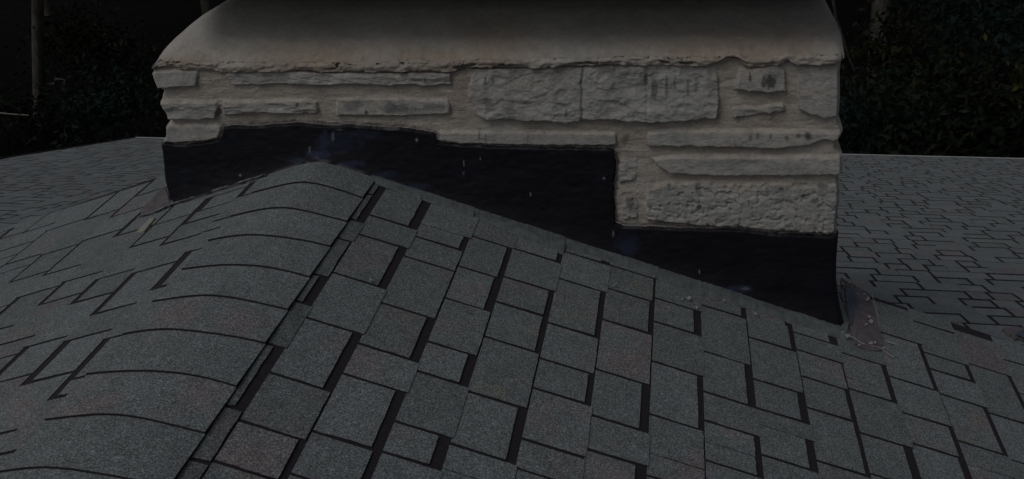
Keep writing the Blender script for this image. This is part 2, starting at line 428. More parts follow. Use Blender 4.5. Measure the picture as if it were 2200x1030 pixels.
# ------------------------------------------------------------------ chimney
chim = thing('stone_chimney', 'wide stone chimney with warm mortar and black tarred flashing around its base', 'chimney', (.48, .3, -.6))
FACE = ((0, 1, 0), (0, 0, 0))
edgeL = [(118,345),(140,343),(150,322),(158,323),(172,328),(190,337),(196,347),(210,342),(222,341),(238,350),(250,357),(260,361),(266,358),(276,353),(296,354),(302,348),(308,343),(330,347),(380,352),(440,368),(470,372)]
edgeR = [(118,1808),(130,1810),(160,1806),(215,1806),(250,1803),(262,1805),(280,1813),(300,1805),(318,1798),(326,1804),(332,1811),(372,1810),(380,1803),(420,1806),(470,1799),(497,1797),(500,1802),(560,1798),(600,1797),(650,1803),(690,1812),(720,1820),(760,1822)]
def itp(tbl, y): a = np.array(tbl, float); return np.interp(y, a[:, 0], a[:, 1])
lipT = [(322,152),(345,141),(385,144),(430,147),(490,146),(560,147),(600,146),(720,152),(790,149),(860,150),(900,146),(970,150),(1010,142),(1060,141),(1100,141),(1180,139),(1250,137),(1330,134),(1420,136),(1500,137),(1545,134),(1560,124),(1585,124),(1600,137),(1640,138),(1670,133),(1690,122),(1715,134),(1760,133),(1805,130),(1812,130)]
lipA = np.array(lipT, float)
def lip(px): return np.interp(px, lipA[:, 0], lipA[:, 1])
def baseline(px):  # foot of the face on the roof in photo px
    return np.where(px < 690, 338 + (690 - px) * .328, 338 + (px - 690) * .3245)
NX, NY = 700, 280
U, Vv = np.meshgrid(np.linspace(0, 1, NX + 1), np.linspace(0, 1, NY + 1))
PX0 = 322 + U * (1812 - 322)
top = lip(PX0) - 3; bot = baseline(PX0) + 22
PY = top + (bot - top) * Vv
xl = itp(edgeL, PY); xr = itp(edgeR, PY)
PX = xl + (xr - xl) * U
STONES = [  # (outline, proud, roughness kind)
 ([(321,155),(352,147),(375,144),(430,147),(427,170),(424,184),(380,186),(337,191),(325,172)], .022, 0),
 ([(488,147),(560,144),(640,147),(720,152),(800,150),(860,152),(972,152),(973,181),(925,184),(880,180),(830,184),(760,179),(700,182),(600,180),(500,182),(486,165)], .022, 1),
 ([(1012,142),(1100,140),(1180,138),(1300,136),(1420,135),(1541,136),(1546,160),(1545,205),(1541,252),(1470,258),(1390,262),(1300,255),(1258,256),(1215,262),(1180,257),(1130,258),(1090,252),(1050,256),(1020,240),(1006,205),(1010,170)], .030, 2),
 ([(1588,143),(1612,145),(1630,140),(1672,131),(1688,150),(1690,194),(1640,197),(1576,192)], .024, 0),
 ([(1572,229),(1600,227),(1630,228),(1645,221),(1685,217),(1688,240),(1640,243),(1612,247),(1575,252),(1572,240)], .020, 1),
 ([(1713,137),(1760,133),(1815,133),(1815,250),(1770,252),(1740,245),(1714,233)], .016, 0),
 ([(330,214),(360,211),(420,212),(469,215),(472,240),(466,252),(420,256),(366,256),(340,240)], .024, 1),
 ([(477,212),(560,213),(660,208),(683,215),(684,242),(640,245),(560,241),(480,247)], .022, 1),
 ([(722,208),(790,206),(860,205),(965,211),(970,244),(870,248),(800,247),(722,247)], .018, 0),
 ([(340,268),(362,262),(470,262),(480,272),(472,296),(445,302),(340,306)], .020, 0),
 ([(936,278),(1100,277),(1325,281),(1326,311),(1200,311),(1000,308),(938,300)], .020, 0),
 ([(1390,280),(1450,274),(1560,273),(1680,275),(1820,279),(1820,300),(1790,302),(1768,298),(1740,311),(1660,318),(1560,314),(1390,312)], .026, 0),
 ([(1397,338),(1440,331),(1560,329),(1825,329),(1825,371),(1700,376),(1560,376),(1440,371),(1411,356)], .028, 0),
 ([(1389,392),(1440,387),(1500,385),(1600,389),(1700,387),(1825,391),(1825,500),(1770,498),(1700,494),(1600,487),(1480,480),(1388,470),(1387,430)], .022, 3),
 ([(1330,318),(1368,322),(1372,350),(1366,385),(1331,395)], .006, 1),
 ([(1335,415),(1365,405),(1373,440),(1368,470),(1337,472)], .008, 3),
]
TARP = [(300,312),(343,308),(360,304),(400,309),(420,306),(445,303),(470,298),(478,288),(480,272),(500,268),(560,269),(600,264),(650,262),(700,268),(740,266),(780,267),(820,272),(860,272),(900,276),(940,285),(944,302),(1000,309),(1150,313),(1310,315),(1321,321),(1326,360),(1321,400),(1324,476),(1340,482),(1400,485),(1480,488),(1540,487),(1600,491),(1650,497),(1700,500),(1750,501),(1830,499),(1840,900),(300,900)]
wob = (fbm(PX / 14, PY / 14, 3) - .5) * 9; wob2 = (fbm(PX / 14 + 50, PY / 14 + 9, 3) - .5) * 9
h = (fbm(PX / 90, PY / 22, 4) - .5) * .006 + (fbm(PX / 18, PY / 9, 3) - .5) * .003
isst = np.zeros(PX.shape, bool); warm = np.zeros(PX.shape)
for idx, (poly, pr, kind) in enumerate(STONES):
    d = sdf(PX + wob * .6, PY + wob2 * .45, poly)
    inside = d > 0
    ys_ = [p[1] for p in poly]; vr = np.clip((PY - min(ys_)) / (max(ys_) - min(ys_)), 0, 1)
    soft = lerp(13.0, 3.0, sstep(0, .45, vr))
    prof = sstep(0, soft, d)
    if kind == 0: r = (fbm(PX / 70 + idx * 9, PY / 25, 5) - .5) * .006
    elif kind == 1:
        q = fbm(PX / 60 + idx * 5, PY / 22 + idx, 5); r = -np.abs(q - .5) * .026 + .003
    elif kind == 2:
        q = fbm(PX / 55, PY / 38 + 3, 5); q2 = fbm(PX / 130 + 8, PY / 90, 3); r = (-np.abs(q - .5) * .030 + .002) + (np.floor(q2 * 6) / 6 - .45) * .010 + (fbm(PX / 14, PY / 12, 3) - .5) * .004
    else:
        q = fbm(PX / 7, PY / 4, 3, .7); r = (q - .5) * .0055 + (fbm(PX / 40, PY / 18, 3) - .5) * .006 - .005 * sstep(.62, .72, fbm(PX / 10 + 40, PY / 7, 2))
    tilt = (PY - np.mean([p[1] for p in poly])) * .00010
    hh = pr * .5 + r * .85 + tilt * 1.3
    h = np.where(inside, np.maximum(h * (1 - prof) + hh * prof, h - .002), h)
    smear = sstep(.0, .5, fbm(PX / 24 + idx * 3, PY / 9, 3) - .28 + (1 - vr) * .35 - d / 40)
    warm = np.where(inside, np.maximum(np.clip(smear, 0, 1) * .9, 0), warm)
    isst |= inside & (d > 1.0)
    if kind == 0 and idx in (5,): warm = np.where(inside, .25, warm)
warm = np.where(isst, np.clip(warm + sstep(.58, .78, fbm(PX / 80 + 3, PY / 40, 3)) * .4, 0, 1), 0)
# vertical joint inside the big stone
jl = np.exp(-((PX - 1251 - (fbm(PY / 20, PY * 0, 2) - .5) * 8) / 2.5) ** 2) * (PY > 138) * (PY < 256); h -= jl * .007
jl = np.exp(-((PX - 1390) / 2.0) ** 2) * (PY > 138) * (PY < 262); h -= jl * .003
# open crack under the crown
crk = np.exp(-((PY - lip(PX) - 3) / 3.0) ** 2) * ((PX > 1015) & (PX < 1330)) * (.4 + .6 * fbm(PX / 12, PY / 5, 3)); h -= crk * .014
crk2 = np.exp(-((PY - lip(PX) - 3) / 2.2) ** 2) * ((PX > 470) & (PX < 1000)) * sstep(.45, .6, fbm(PX / 25, PY / 9, 3)); h -= crk2 * .008
dT = sdf(PX + wob * .5, PY + wob2 * .5, TARP)
istar = dT > 0
fromfoot = baseline(PX) - PY                       # px above the roof line
tarh = .012 + (fbm(PX / 120, PY / 40, 4) - .5) * .006 + (fbm(PX / 16, PY / 10, 3) - .5) * .0025 + .022 * np.exp(-np.clip(fromfoot, -40, 400) / 26)
h = np.where(istar, np.maximum(lerp(h, tarh, sstep(0, 5, dT)), 0 + lerp(h, tarh, .3)), h)
# stains on stones and scuffs on tar
stain = np.zeros(PX.shape); blue = np.zeros(PX.shape)
def spot(cx, cy, rx, ry, amt=1.0, jag=.6, arr=None):
    global stain, blue
    d = np.hypot((PX - cx) / rx, (PY - cy) / ry) + (fbm(PX / 9 + cx, PY / 12 + cy, 3) - .5) * 2 * jag
    v = sstep(1.0, .45, d) * min(1, amt * 1.35)
    if arr == 'blue': blue = np.maximum(blue, v)
    else: stain = np.maximum(stain, v)
for a in [(1651,172,16,22,.95),(1611,165,3,16,.7),(1405,190,9,26,.55),(1432,185,5,30,.5),(1450,180,4,26,.45),(1388,170,7,14,.5),(1478,185,4,18,.45),(1495,175,5,22,.35),
          (1044,175,3,14,.6),(1060,172,3,12,.55),(1052,225,12,22,.4),(1100,235,14,8,.45),(1218,240,3,12,.5),(1160,200,20,5,.3),(870,160,18,8,.45),(895,168,14,6,.4),(915,170,3,9,.5),
          (641,222,5,6,.95),(790,240,6,6,.9),(765,225,28,14,.35),(850,230,40,14,.4),(930,228,30,12,.35),(1735,290,10,10,.7),(1690,293,7,9,.5),(1715,288,8,8,.5),(1655,290,4,9,.4),(1627,290,4,9,.4),(1612,292,5,7,.35),
          (1502,440,8,6,.9),(1728,418,8,6,.8),(1498,405,10,16,.5),(1750,428,12,6,.5),(1765,398,14,8,.5),(1680,407,6,5,.5),(1560,430,6,4,.4),(1030,290,4,14,.5),(1045,295,3,12,.4),(1170,285,3,3,.5),(1135,292,2,12,.4),
          (1345,300,10,14,.35),(1355,440,14,22,.45),(470,240,10,10,.4),(520,238,16,3,.5),(600,222,24,3,.4),(1320,150,3,20,.3),(1480,240,26,4,.35),(1690,490,60,6,.4),(1440,478,50,5,.5),(1580,484,40,5,.45)]: spot(*a)
stain = np.maximum(stain, (crk > .35) * .8)
# tar bleeding on to the stone just above the coating
stain = np.where(~istar, np.maximum(stain, sstep(-7, -0.5, dT + (fbm(PX / 10, PY / 7, 3) - .5) * 10) * .8 * (dT > -16)), stain)
tarst = np.zeros(PX.shape); keep = stain; stain = tarst
for a in [(998,348,1.6,9,.9,.2),(1033,338,1.6,5,.9,.2),(998,368,1.2,7,.5,.3),(1141,412,1.4,8,.7,.3),(898,297,4,6,.8,.4),(522,371,2.5,3,.8,.3),(1318,497,1.6,9,.7,.3),(1298,380,4,4,.5,.5),(1502,577,1.5,5,.8,.2),(670,318,3,9,.35,.6),(718,290,4,14,.35,.6),(376,428,5,5,.6,.6),(733,276,14,3,.35,.7),
          (905,434,4,2,.7,.5),(1570,615,3,3,.5,.5),(1600,612,14,3,.35,.8),(840,275,30,3,.25,.8)]: spot(*a)
tarst = stain; stain = keep
edge = sstep(9, 0, dT + (fbm(PX / 12, PY / 6, 3) - .3) * 10) * .22; tarst = np.maximum(tarst, edge * istar * sstep(.5, .65, fbm(PX / 30, PY / 8, 3)))
foot = sstep(9, 1, np.abs(fromfoot - 3)) * sstep(.45, .62, fbm(PX / 22, PY / 6, 3)) * .4; tarst = np.maximum(tarst, foot * (PX < 1000))
for a in [(700,300,16,26,.6),(735,300,60,26,.32),(780,285,45,12,.35),(690,325,36,10,.8),(640,338,26,6,.6),(760,345,34,8,.6),(830,370,40,10,.4),(900,395,36,12,.4),(1350,520,34,24,.45),(1590,612,36,9,.6),(1700,668,40,8,.3),(400,380,14,30,.12),(505,290,14,10,.2)]: spot(*a, arr='blue', jag=.4)
stn = np.where(istar, tarst, stain)
Pw = on(PX, PY, *FACE); Pw = Pw.copy()
Pw[..., 1] -= h
# rounded vertical corners: pull edge columns back
ew = np.minimum(PX - xl, xr - PX); Pw[..., 1] += (1 - sstep(0, 9, ew)) * .022
idx = np.arange((NX + 1) * (NY + 1)).reshape(NY + 1, NX + 1)
quads = np.stack([idx[:-1, :-1], idx[1:, :-1], idx[1:, 1:], idx[:-1, 1:]], -1).reshape(-1, 4)
ctr = lambda A: (A[:-1, :-1] + A[1:, :-1] + A[1:, 1:] + A[:-1, 1:]).reshape(-1) / 4.0
reg = np.where(ctr(istar.astype(float)) > .5, 2, np.where(ctr(isst.astype(float)) > .5, 1, 0))
P3 = Pw.reshape(-1, 3)
def sub(name, mask, mat, extra=None):
    q = quads[mask]; used = np.unique(q); mp = np.full(len(P3), -1); mp[used] = np.arange(len(used))
    V = list(P3[used]); Fc = [tuple(r) for r in mp[q]]
    at = {'stain': list(stn.reshape(-1)[used]), 'warm': list(warm.reshape(-1)[used]), 'blue': list(blue.reshape(-1)[used])}
    if extra: extra(V, Fc, at)
    return mesh(name, V, Fc, mat, chim, smooth=True, attrs=at)
sub('stonework', reg == 1, M_STONE)
# body behind the face (sides and back), following the rough outline
YB = .72
def body(V, Fc, at):
    rows = list(range(0, NY + 1, 3))
    for colm, sg in ((0, 1), (NX, -1)):
        prev = None
        for r in rows:
            b = len(V); p = Pw[r, colm]
            for t, yy in enumerate((p[1], .12, .3, .5, YB)):
                off = 0 if t == 0 else (fbm(p[2] * 12 + 3, yy * 9, 3) - .5) * .03 * sg
                V.append((p[0] + off + (.01 * sg if t == 0 else 0) * 0, yy, p[2]))
                at['stain'].append(0); at['warm'].append(0); at['blue'].append(0)
            if prev is not None:
                for t in range(4):
                    Fc.append((prev + t, prev + t + 1, b + t + 1, b + t) if sg > 0 else (prev + t, b + t, b + t + 1, prev + t + 1))
            prev = b
    b = len(V)
    for p in ((-.48, YB, .27), (1.47, YB, .30), (1.5, YB, -1.3), (-.5, YB, -1.3), (-.48, .03, -.5), (-.5, .03, -1.3), (1.5, .03, -.5), (1.5, .03, -1.3)):
        V.append(p); at['stain'].append(0); at['warm'].append(0); at['blue'].append(0)
    Fc.append((b, b + 1, b + 2, b + 3))
sub('mortar', reg == 0, M_MORT, body)
sub('tar_coating', reg == 2, M_TAR)
# lower shaft that passes through the roof
box('shaft', -.47, 1.46, .05, YB - .01, -1.6, .2, M_MORT, chim)

# cement crown: rounded loaf on top of the stones
RINGS = [  # front y, left silhouette px,py ; right silhouette px,py
 (-.011, (332,150), (1811,130)), (-.015, (333,138), (1811,122)), (-.008, (340,128), (1810,112)), (.012, (350,115), (1809,100)),
 (.035, (364,97), (1807,82)), (.06, (384,76), (1803,64)), (.09, (408,54), (1796,46)), (.12, (436,32), (1785,28)), (.15, (474,8), (1769,8)), (.19, (520,-18), (1745,-14)), (.24, (590,-42), (1700,-38)), (.31, (700,-64), (1600,-60)), (.37, (850,-78), (1450,-74))]
_R = []
for a_, b_ in zip(RINGS[:-1], RINGS[1:]):
    for t in (0, .25, .5, .75): _R.append((lerp(a_[0], b_[0], t), tuple(lerp(np.array(a_[1], float), np.array(b_[1], float), t)), tuple(lerp(np.array(a_[2], float), np.array(b_[2], float), t))))
RINGS = _R + [RINGS[-1]]
V = []; at_w = []; at_s = []
NP = 620
ringz0 = float(on(1000., 150., *FACE)[2])
for k4, (yf, pl, pr_) in enumerate(RINGS):
    k = k4 / 4
    ysil = max(0, yf) + (.0 if k < 2 else .06)
    Lp = on(float(pl[0]), float(pl[1]), (0, 1, 0), (0, ysil, 0)); Rp = on(float(pr_[0]), float(pr_[1]), (0, 1, 0), (0, ysil, 0))
    x0, x1 = float(Lp[0]), float(Rp[0])
    zL, zR = float(Lp[2]), float(Rp[2])
    if k4 == 0: zL0, zR0 = zL, zR
    dz = (zL - zL0 + zR - zR0) / 2
    yb = YB - max(0, yf) * .6; rad = .03 + .3 * min(max(dz, 0), .2)
    # path: left side back -> front-left arc -> front -> arc -> right side
    path = []
    for t in np.linspace(0, 1, 30): path.append((x0, lerp(yb, yf + rad, t)))
    for t in np.linspace(0, math.pi / 2, 12)[1:]: path.append((x0 + rad - rad * math.cos(t), yf + rad - rad * math.sin(t)))
    for t in np.linspace(0, 1, NP)[1:]: path.append((lerp(x0 + rad, x1 - rad, t), yf))
    for t in np.linspace(0, math.pi / 2, 12)[1:]: path.append((x1 - rad + rad * math.sin(t), yf + rad - rad * math.cos(t)))
    for t in np.linspace(0, 1, 30)[1:]: path.append((x1, lerp(yf + rad, yb, t)))
    path = np.array(path)
    zt = []
    # height follows the traced lip low down and evens out further up
    pxs = []
    for (x, y) in path:
        c_ = RM @ (np.array([x, 0, .3]) - CAM); pxs.append(CX + F * c_[0] / c_[2])
    pxs = np.array(pxs)
    pq = on(pxs, lip(pxs) + 2.0, *FACE)
    zl = pq[:, 2]; zm = np.interp(path[:, 0], [x0, x1], [zL, zR])
    wgt = max(0, 1 - dz / .05)
    z = (zl + dz) * wgt + zm * (1 - wgt)
    nz = (fbm(path[:, 0] * 9 + 3, np.full(len(path), k * .35), 4) - .5)
    yoff = nz * .016 + (fbm(path[:, 0] * 34, np.full(len(path), k * .6 + 9), 3) - .5) * (.009 if k < 4 else .004)
    low = float(1 - sstep(.02, .07, dz))
    yoff = yoff + low * (.004 * sstep(.5, .70, fbm(path[:, 0] * 26 + 4, np.full(len(path), k * 2.2), 4)) - .006 * fbm(path[:, 0] * 70, np.full(len(path), k * 5.0), 2)) + (fbm(path[:, 0] * 14, np.full(len(path), k * 1.6 + 30), 4) - .5) * .0045
    warmv = sstep(.50, .68, fbm(path[:, 0] * 4.5 + 11, np.full(len(path), k * .30 + 2), 3)) * (1 - sstep(.03, .10, np.full(len(path), dz)))
    for gx, gw, gh in ((-.37 + .0, .12, .03), (.53, .11, .09), (.02, .25, .05), (1.15, .22, .06)):   # rusty-brown patches
        warmv = np.maximum(warmv, np.exp(-((path[:, 0] - gx) / gw) ** 2) * (1 - sstep(gh * .6, gh * 1.4, np.full(len(path), dz))))
    for j, (x, y) in enumerate(path): V.append((x, y + yoff[j], z[j] + nz[j] * .008)); at_w.append(float(warmv[j])); at_s.append(0.0)
m = len(path)
Fc = [(k * m + j, k * m + j + 1, (k + 1) * m + j + 1, (k + 1) * m + j) for k in range(len(RINGS) - 1) for j in range(m - 1)]
Fc.append(tuple((len(RINGS) - 1) * m + j for j in range(0, m, 4)))
mesh('cement_crown', V, Fc, M_CROWN, chim, smooth=True, attrs={'warm': at_w, 'stain': at_s})
bpy.context.view_layer.update()
# subdivide crown a little for a softer surface


# --- strips and beads at the foot of the chimney
def ribbon(name, pts, widths, n, o, thick, mat, parent, seed=0, wob=.15, label=None):
    """irregular flat strip laid on a plane; pts photo px of its upper edge, widths = photo px of its lower edge"""
    V = []; Fc = []; n = np.array(n, float); nn = n / np.linalg.norm(n)
    A = on(np.array([p[0] for p in pts], float), np.array([p[1] for p in pts], float), n, o)
    B = on(np.array([p[0] for p in widths], float), np.array([p[1] for p in widths], float), n, o)
    K = 60 * (len(pts) - 1); t = np.linspace(0, len(pts) - 1, K + 1)
    ia = lambda M: np.stack([np.interp(t, range(len(pts)), M[:, c]) for c in range(3)], -1)
    A = ia(A); B = ia(B); J = 5
    for i in range(K + 1):
        for j in range(J + 1):
            f = j / J; p = lerp(A[i], B[i], f)
            ed = (fbm(i * .13 + seed, j * 3.0, 3) - .5) * wob
            p = p + (B[i] - A[i]) * ed * (.35 if j == J else .1)
            hh = thick * (math.sin(math.pi * min(1, f * 1.0 + .25)) * .6 + .4) * (.75 + .5 * fbm(i * .2 + seed, j * .9, 3)) if j < J else -.001
            V.append(p + nn * (hh + .0075 if j < J else .002))
    for i in range(K):
        for j in range(J):
            a = i * (J + 1) + j; Fc.append((a, a + 1, a + J + 2, a + J + 1))
    ob = mesh(name, V, Fc, mat, parent, smooth=True)
    if label: ob['label'] = label
    return ob
RN = ((SR, 0, 1), (0, 0, 0)); LN = ((-SL, 0, 1), (0, 0, 0))
# overlapping grey flashing pieces stepping down the right-hand side
top_line = lambda x: (x, 338 + (x - 690) * .3245 - 4)
segs = [(800, 905, 24, 30), (903, 1018, 26, 32), (1016, 1128, 26, 40), (1126, 1212, 40, 46), (1210, 1318, 30, 30), (1316, 1412, 30, 32), (1410, 1512, 34, 40), (1510, 1612, 36, 34), (1610, 1712, 32, 36), (1710, 1818, 34, 34)]
for i, (x0, x1, w0, w1) in enumerate(segs):
    up = [top_line(x0), top_line((x0 + x1) / 2), top_line(x1)]
    lo = [(x0 - 3, up[0][1] + w0), ((x0 + x1) / 2, up[1][1] + (w0 + w1) / 2), (x1 - 2, up[2][1] + w1)]
    ribbon('step_flashing', up, lo, RN[0], RN[1], .006 + .0015 * (i % 2), M_CEM, chim, i * 3, .25)
def bead(name, pts, n, o, rad, mat, parent, seed=0, jit=.5, lift=.004):
    V = []; Fc = []
    P = on(np.array([p[0] for p in pts], float), np.array([p[1] for p in pts], float), n, o)
    L = np.cumsum([0] + [np.linalg.norm(P[i + 1] - P[i]) for i in range(len(P) - 1)])
    K = max(10, int(L[-1] / .004)); t = np.linspace(0, L[-1], K + 1)
    Q = np.stack([np.interp(t, L, P[:, c]) for c in range(3)], -1)
    nn = np.array(n, float); nn /= np.linalg.norm(nn)
    for i in range(K + 1):
        d = nrm(Q[min(i + 1, K)] - Q[max(i - 1, 0)]); s_ = np.cross(d, nn)
        endf = min(1, 6 * min(i, K - i) / K + .15)
        r = rad * (1 - jit + 2 * jit * float(fbm(i * .11 + seed, 2.0, 3))) * endf
        off = s_ * (float(fbm(i * .07 + seed, 9.0, 3)) - .5) * rad * 3
        for a in range(6):
            an = a / 6 * math.tau; V.append(Q[i] + off + nn * (lift + .006) + s_ * math.cos(an) * r + nn * math.sin(an) * r * .6)
    for i in range(K):
        for a in range(6):
            b = i * 6; Fc.append((b + a, b + (a + 1) % 6, b + 6 + (a + 1) % 6, b + 6 + a))
    return mesh(name, V, Fc, mat, parent, smooth=True)
bead('sealant_bead', [(296,472),(330,463),(372,445),(430,425),(500,403),(560,386),(610,362),(640,348),(690,340)], LN[0], LN[1], .0045, M_SEAL, chim, 2, .6)
bead('sealant_bead', [(690,341),(730,350),(790,377),(830,386)], RN[0], RN[1], .008, M_SEAL, chim, 5, .7)
bead('sealant_bead', [(372,441),(420,427),(470,413),(520,398)], LN[0], LN[1], .003, M_EDGE, chim, 8, .6, .008)
bead('sealant_bead', [(832,386),(950,424),(1100,472),(1300,538),(1500,602),(1650,650),(1812,702)], RN[0], RN[1], .0035, M_CEM, chim, 15, .9, .006)
# smear of sealant on the ridge against the wall
0 and ribbon('sealant_smear', [(560,382),(625,355),(690,336),(745,350),(812,376)], [(556,392),(628,366),(692,350),(742,366),(800,392)], (0, 0, 1), (0, 0, -.02), .004, plain('sealant_film', (.09, .095, .115), .5, 40, .7, .3, .002), chim, 4, .6)
def patch(name, poly, n, o, lift, mat, parent, seed=0, inner=14, label=None, thick=.003):
    """a thin irregular sheet lying on the roof, with a ragged outline"""
    pts = []
    for i in range(len(poly)):
        a = np.array(poly[i], float); b = np.array(poly[(i + 1) % len(poly)], float); k = max(2, int(np.linalg.norm(b - a) / 4))
        for t in range(k):
            p = lerp(a, b, t / k); p = p + (np.array([fbm(p[0] / 7 + seed, p[1] / 7, 3), fbm(p[0] / 7, p[1] / 7 + 30 + seed, 3)]) - .5) * 7
            pts.append(p)
    pts = np.array(pts); c0 = pts.mean(0); R_ = []
    nn = nrm(np.array(n, float)); V = []; Fc = []; m = len(pts)
    fr = [1.0, 1.0, .8, .55, .3]
    for q, f in enumerate(fr):
        pp = c0 + (pts - c0) * f
        W_ = on(pp[:, 0], pp[:, 1], n, o)
        for i in range(m):
            hh = (lift - thick * 1.2) if q == 0 else lift + (fbm(pp[i, 0] / 12 + seed, pp[i, 1] / 9, 3) - .5) * .006
            V.append(W_[i] + nn * hh)
    V.append(on(c0[0], c0[1], n, o) + nn * lift)
    for q in range(len(fr) - 1):
        for i in range(m):
            j = (i + 1) % m; Fc.append((q * m + i, q * m + j, (q + 1) * m + j, (q + 1) * m + i))
    b = (len(fr) - 1) * m
    for i in range(m): Fc.append((b + i, b + (i + 1) % m, len(V) - 1))
    ob = mesh(name, V, Fc, mat, parent, smooth=False)
    if label: ob['label'] = label
    return ob
patch('corner_flashing', [(1803,602),(1836,618),(1866,636),(1876,668),(1884,700),(1894,728),(1893,757),(1862,756),(1835,742),(1826,715),(1818,680),(1806,640)], *RN, .008, M_BROWN, chim, 1, label='brown flashing sheet bent round the right foot of the chimney')
patch('metal_lip', [(1812,622),(1834,628),(1836,662),(1828,706),(1820,690),(1815,655)], *RN, .012, M_BLUE, chim, 5)
patch('corner_flashing', [(353,405),(361,425),(365,443),(340,458),(300,470),(309,452),(330,430)], *LN, .007, M_BROWN, chim, 3, label='dull pink flashing sheet at the left foot of the chimney')
for i, (cx, cy, r) in enumerate([(1853,640,4),(1862,646,3),(1808,618,4),(1812,610,3),(1838,637,2.5),(1863,688,5),(1868,698,5),(1857,704,4),(1866,745,4),(1876,742,3),(1893,755,3),(1806,722,3),(1816,730,5),(1843,747,3),(1920,771,3),(1860,650,3),(1795,640,3)]):
    patch('cement_crumb', [(cx + r * math.cos(a) * random.uniform(.7, 1.3), cy + .6 * r * math.sin(a) * random.uniform(.7, 1.3)) for a in np.linspace(0, math.tau, 7)[:-1]], *RN, .014, M_CRUST, chim, i)
for i, L_ in enumerate([[(1806,716),(1815,728),(1828,731),(1845,742),(1862,748)], [(1862,748),(1885,752),(1900,762),(1912,772),(1925,771)], [(1898,737),(1912,743),(1926,747)], [(1871,636),(1878,668),(1885,700),(1893,715)]]):
    bead('caulk_strand', L_, *RN, .0016, M_CRUST, chim, i * 5, .8, .004)
# pale strip showing between two shingles on the left slope
Q = on(np.array([324, 335, 312, 293], float), np.array([473, 472, 501, 504], float), *LN); nn = nrm(np.array([-SL, 0, 1.]))
V = [q + nn * .0065 for q in Q] + [q + nn * .002 for q in Q]
o = mesh('wood_shim', V, [(0, 1, 2, 3), (0, 4, 5, 1), (1, 5, 6, 2), (2, 6, 7, 3), (3, 7, 4, 0)], M_PALE)
tag(o, 'pale cream wooden shim lying on the shingles left of the chimney foot', 'shim')
# scrap of tarred sheet at the right border
o = patch('tarred_scrap', [(2149,716),(2165,712),(2190,713),(2260,716),(2270,752),(2200,741),(2176,735),(2160,727)], *RN, .02, M_BROWN, None, 9, thick=.01)
tag(o, 'curled brown scrap of roofing sheet with a blue underside near the right border', 'scrap')
o2 = patch('blue_underside', [(2172,731),(2186,728),(2262,738),(2262,758),(2200,744)], *RN, .030, M_BLUE, o, 12)
# loose white granule clumps scattered on the shingles
fl = [(1463,650),(1478,648),(1495,667),(1552,652),(1620,681),(793,611),(1005,493),(1401,602),(1320,620)]
for i, (cx, cy) in enumerate(fl):
    r = 3.0
    o = patch('cement_crumb', [(cx + r * math.cos(a) * random.uniform(.7, 1.3), cy + .7 * r * math.sin(a) * random.uniform(.7, 1.3)) for a in np.linspace(0, math.tau, 7)[:-1]], *RN, .014, M_CRUST, chim, i + 30)

# slab and stub added unseen above the crown to shade it
M_SHADE_SLAB = plain('shade_slab_stone', (.10, .095, .088), .3, 6, .9, .15, .004, 30)
box('shade_slab_stub', -.05, 1.05, .33, .6, .40, .60, M_SHADE_SLAB, chim)
box('shade_slab', -.40, 1.48, -.062, .80, .498, .60, M_SHADE_SLAB, chim)

# ------------------------------------------------------------------ ground and woods
GZ = -5.0
o = mesh('ground', [(-300, -300, GZ), (300, -300, GZ), (300, 400, GZ), (-300, 400, GZ)], [(0, 1, 2, 3)], M_SOIL); tag(o, 'dark leaf-covered ground below the woods', 'ground', kind='structure')
def tube(pts, rads, nseg=10):
    V = []; Fc = []
    for i, p in enumerate(pts):
        p = np.array(p, float); d = nrm(np.array(pts[min(i + 1, len(pts) - 1)], float) - np.array(pts[max(i - 1, 0)], float))
        a = nrm(np.cross(d, [0.3, 1, .1])); b = np.cross(d, a)
        for k in range(nseg):
            t = k / nseg * math.tau; V.append(p + (a * math.cos(t) + b * math.sin(t)) * rads[i] * (1 + .12 * math.sin(3 * t + i)))
    for i in range(len(pts) - 1):
        for k in range(nseg): Fc.append((i * nseg + k, i * nseg + (k + 1) % nseg, (i + 1) * nseg + (k + 1) % nseg, (i + 1) * nseg + k))
    return V, Fc
def merge(L):
    V = []; Fc = []
    for v, f in L:
        b = len(V); V += list(v); Fc += [tuple(i + b for i in q) for q in f]
    return V, Fc
def leaves(centers, n, spread, size, rs):
    V = []; Fc = []
    for c in centers:
        for _ in range(n):
            p = np.array(c) + rs.normal(0, 1, 3) * spread
            a = nrm(rs.normal(0, 1, 3)); b = nrm(np.cross(a, rs.normal(0, 1, 3))); s_ = size * rs.uniform(.6, 1.3)
            k = len(V); V += [p - a * s_, p + b * s_ * .45, p + a * s_, p - b * s_ * .45]; Fc.append((k, k + 1, k + 2, k + 3))
    return V, Fc
def at(px, py, y): return on(float(px), float(py), (0, 1, 0), (0, y, 0))
rs = np.random.default_rng(4)
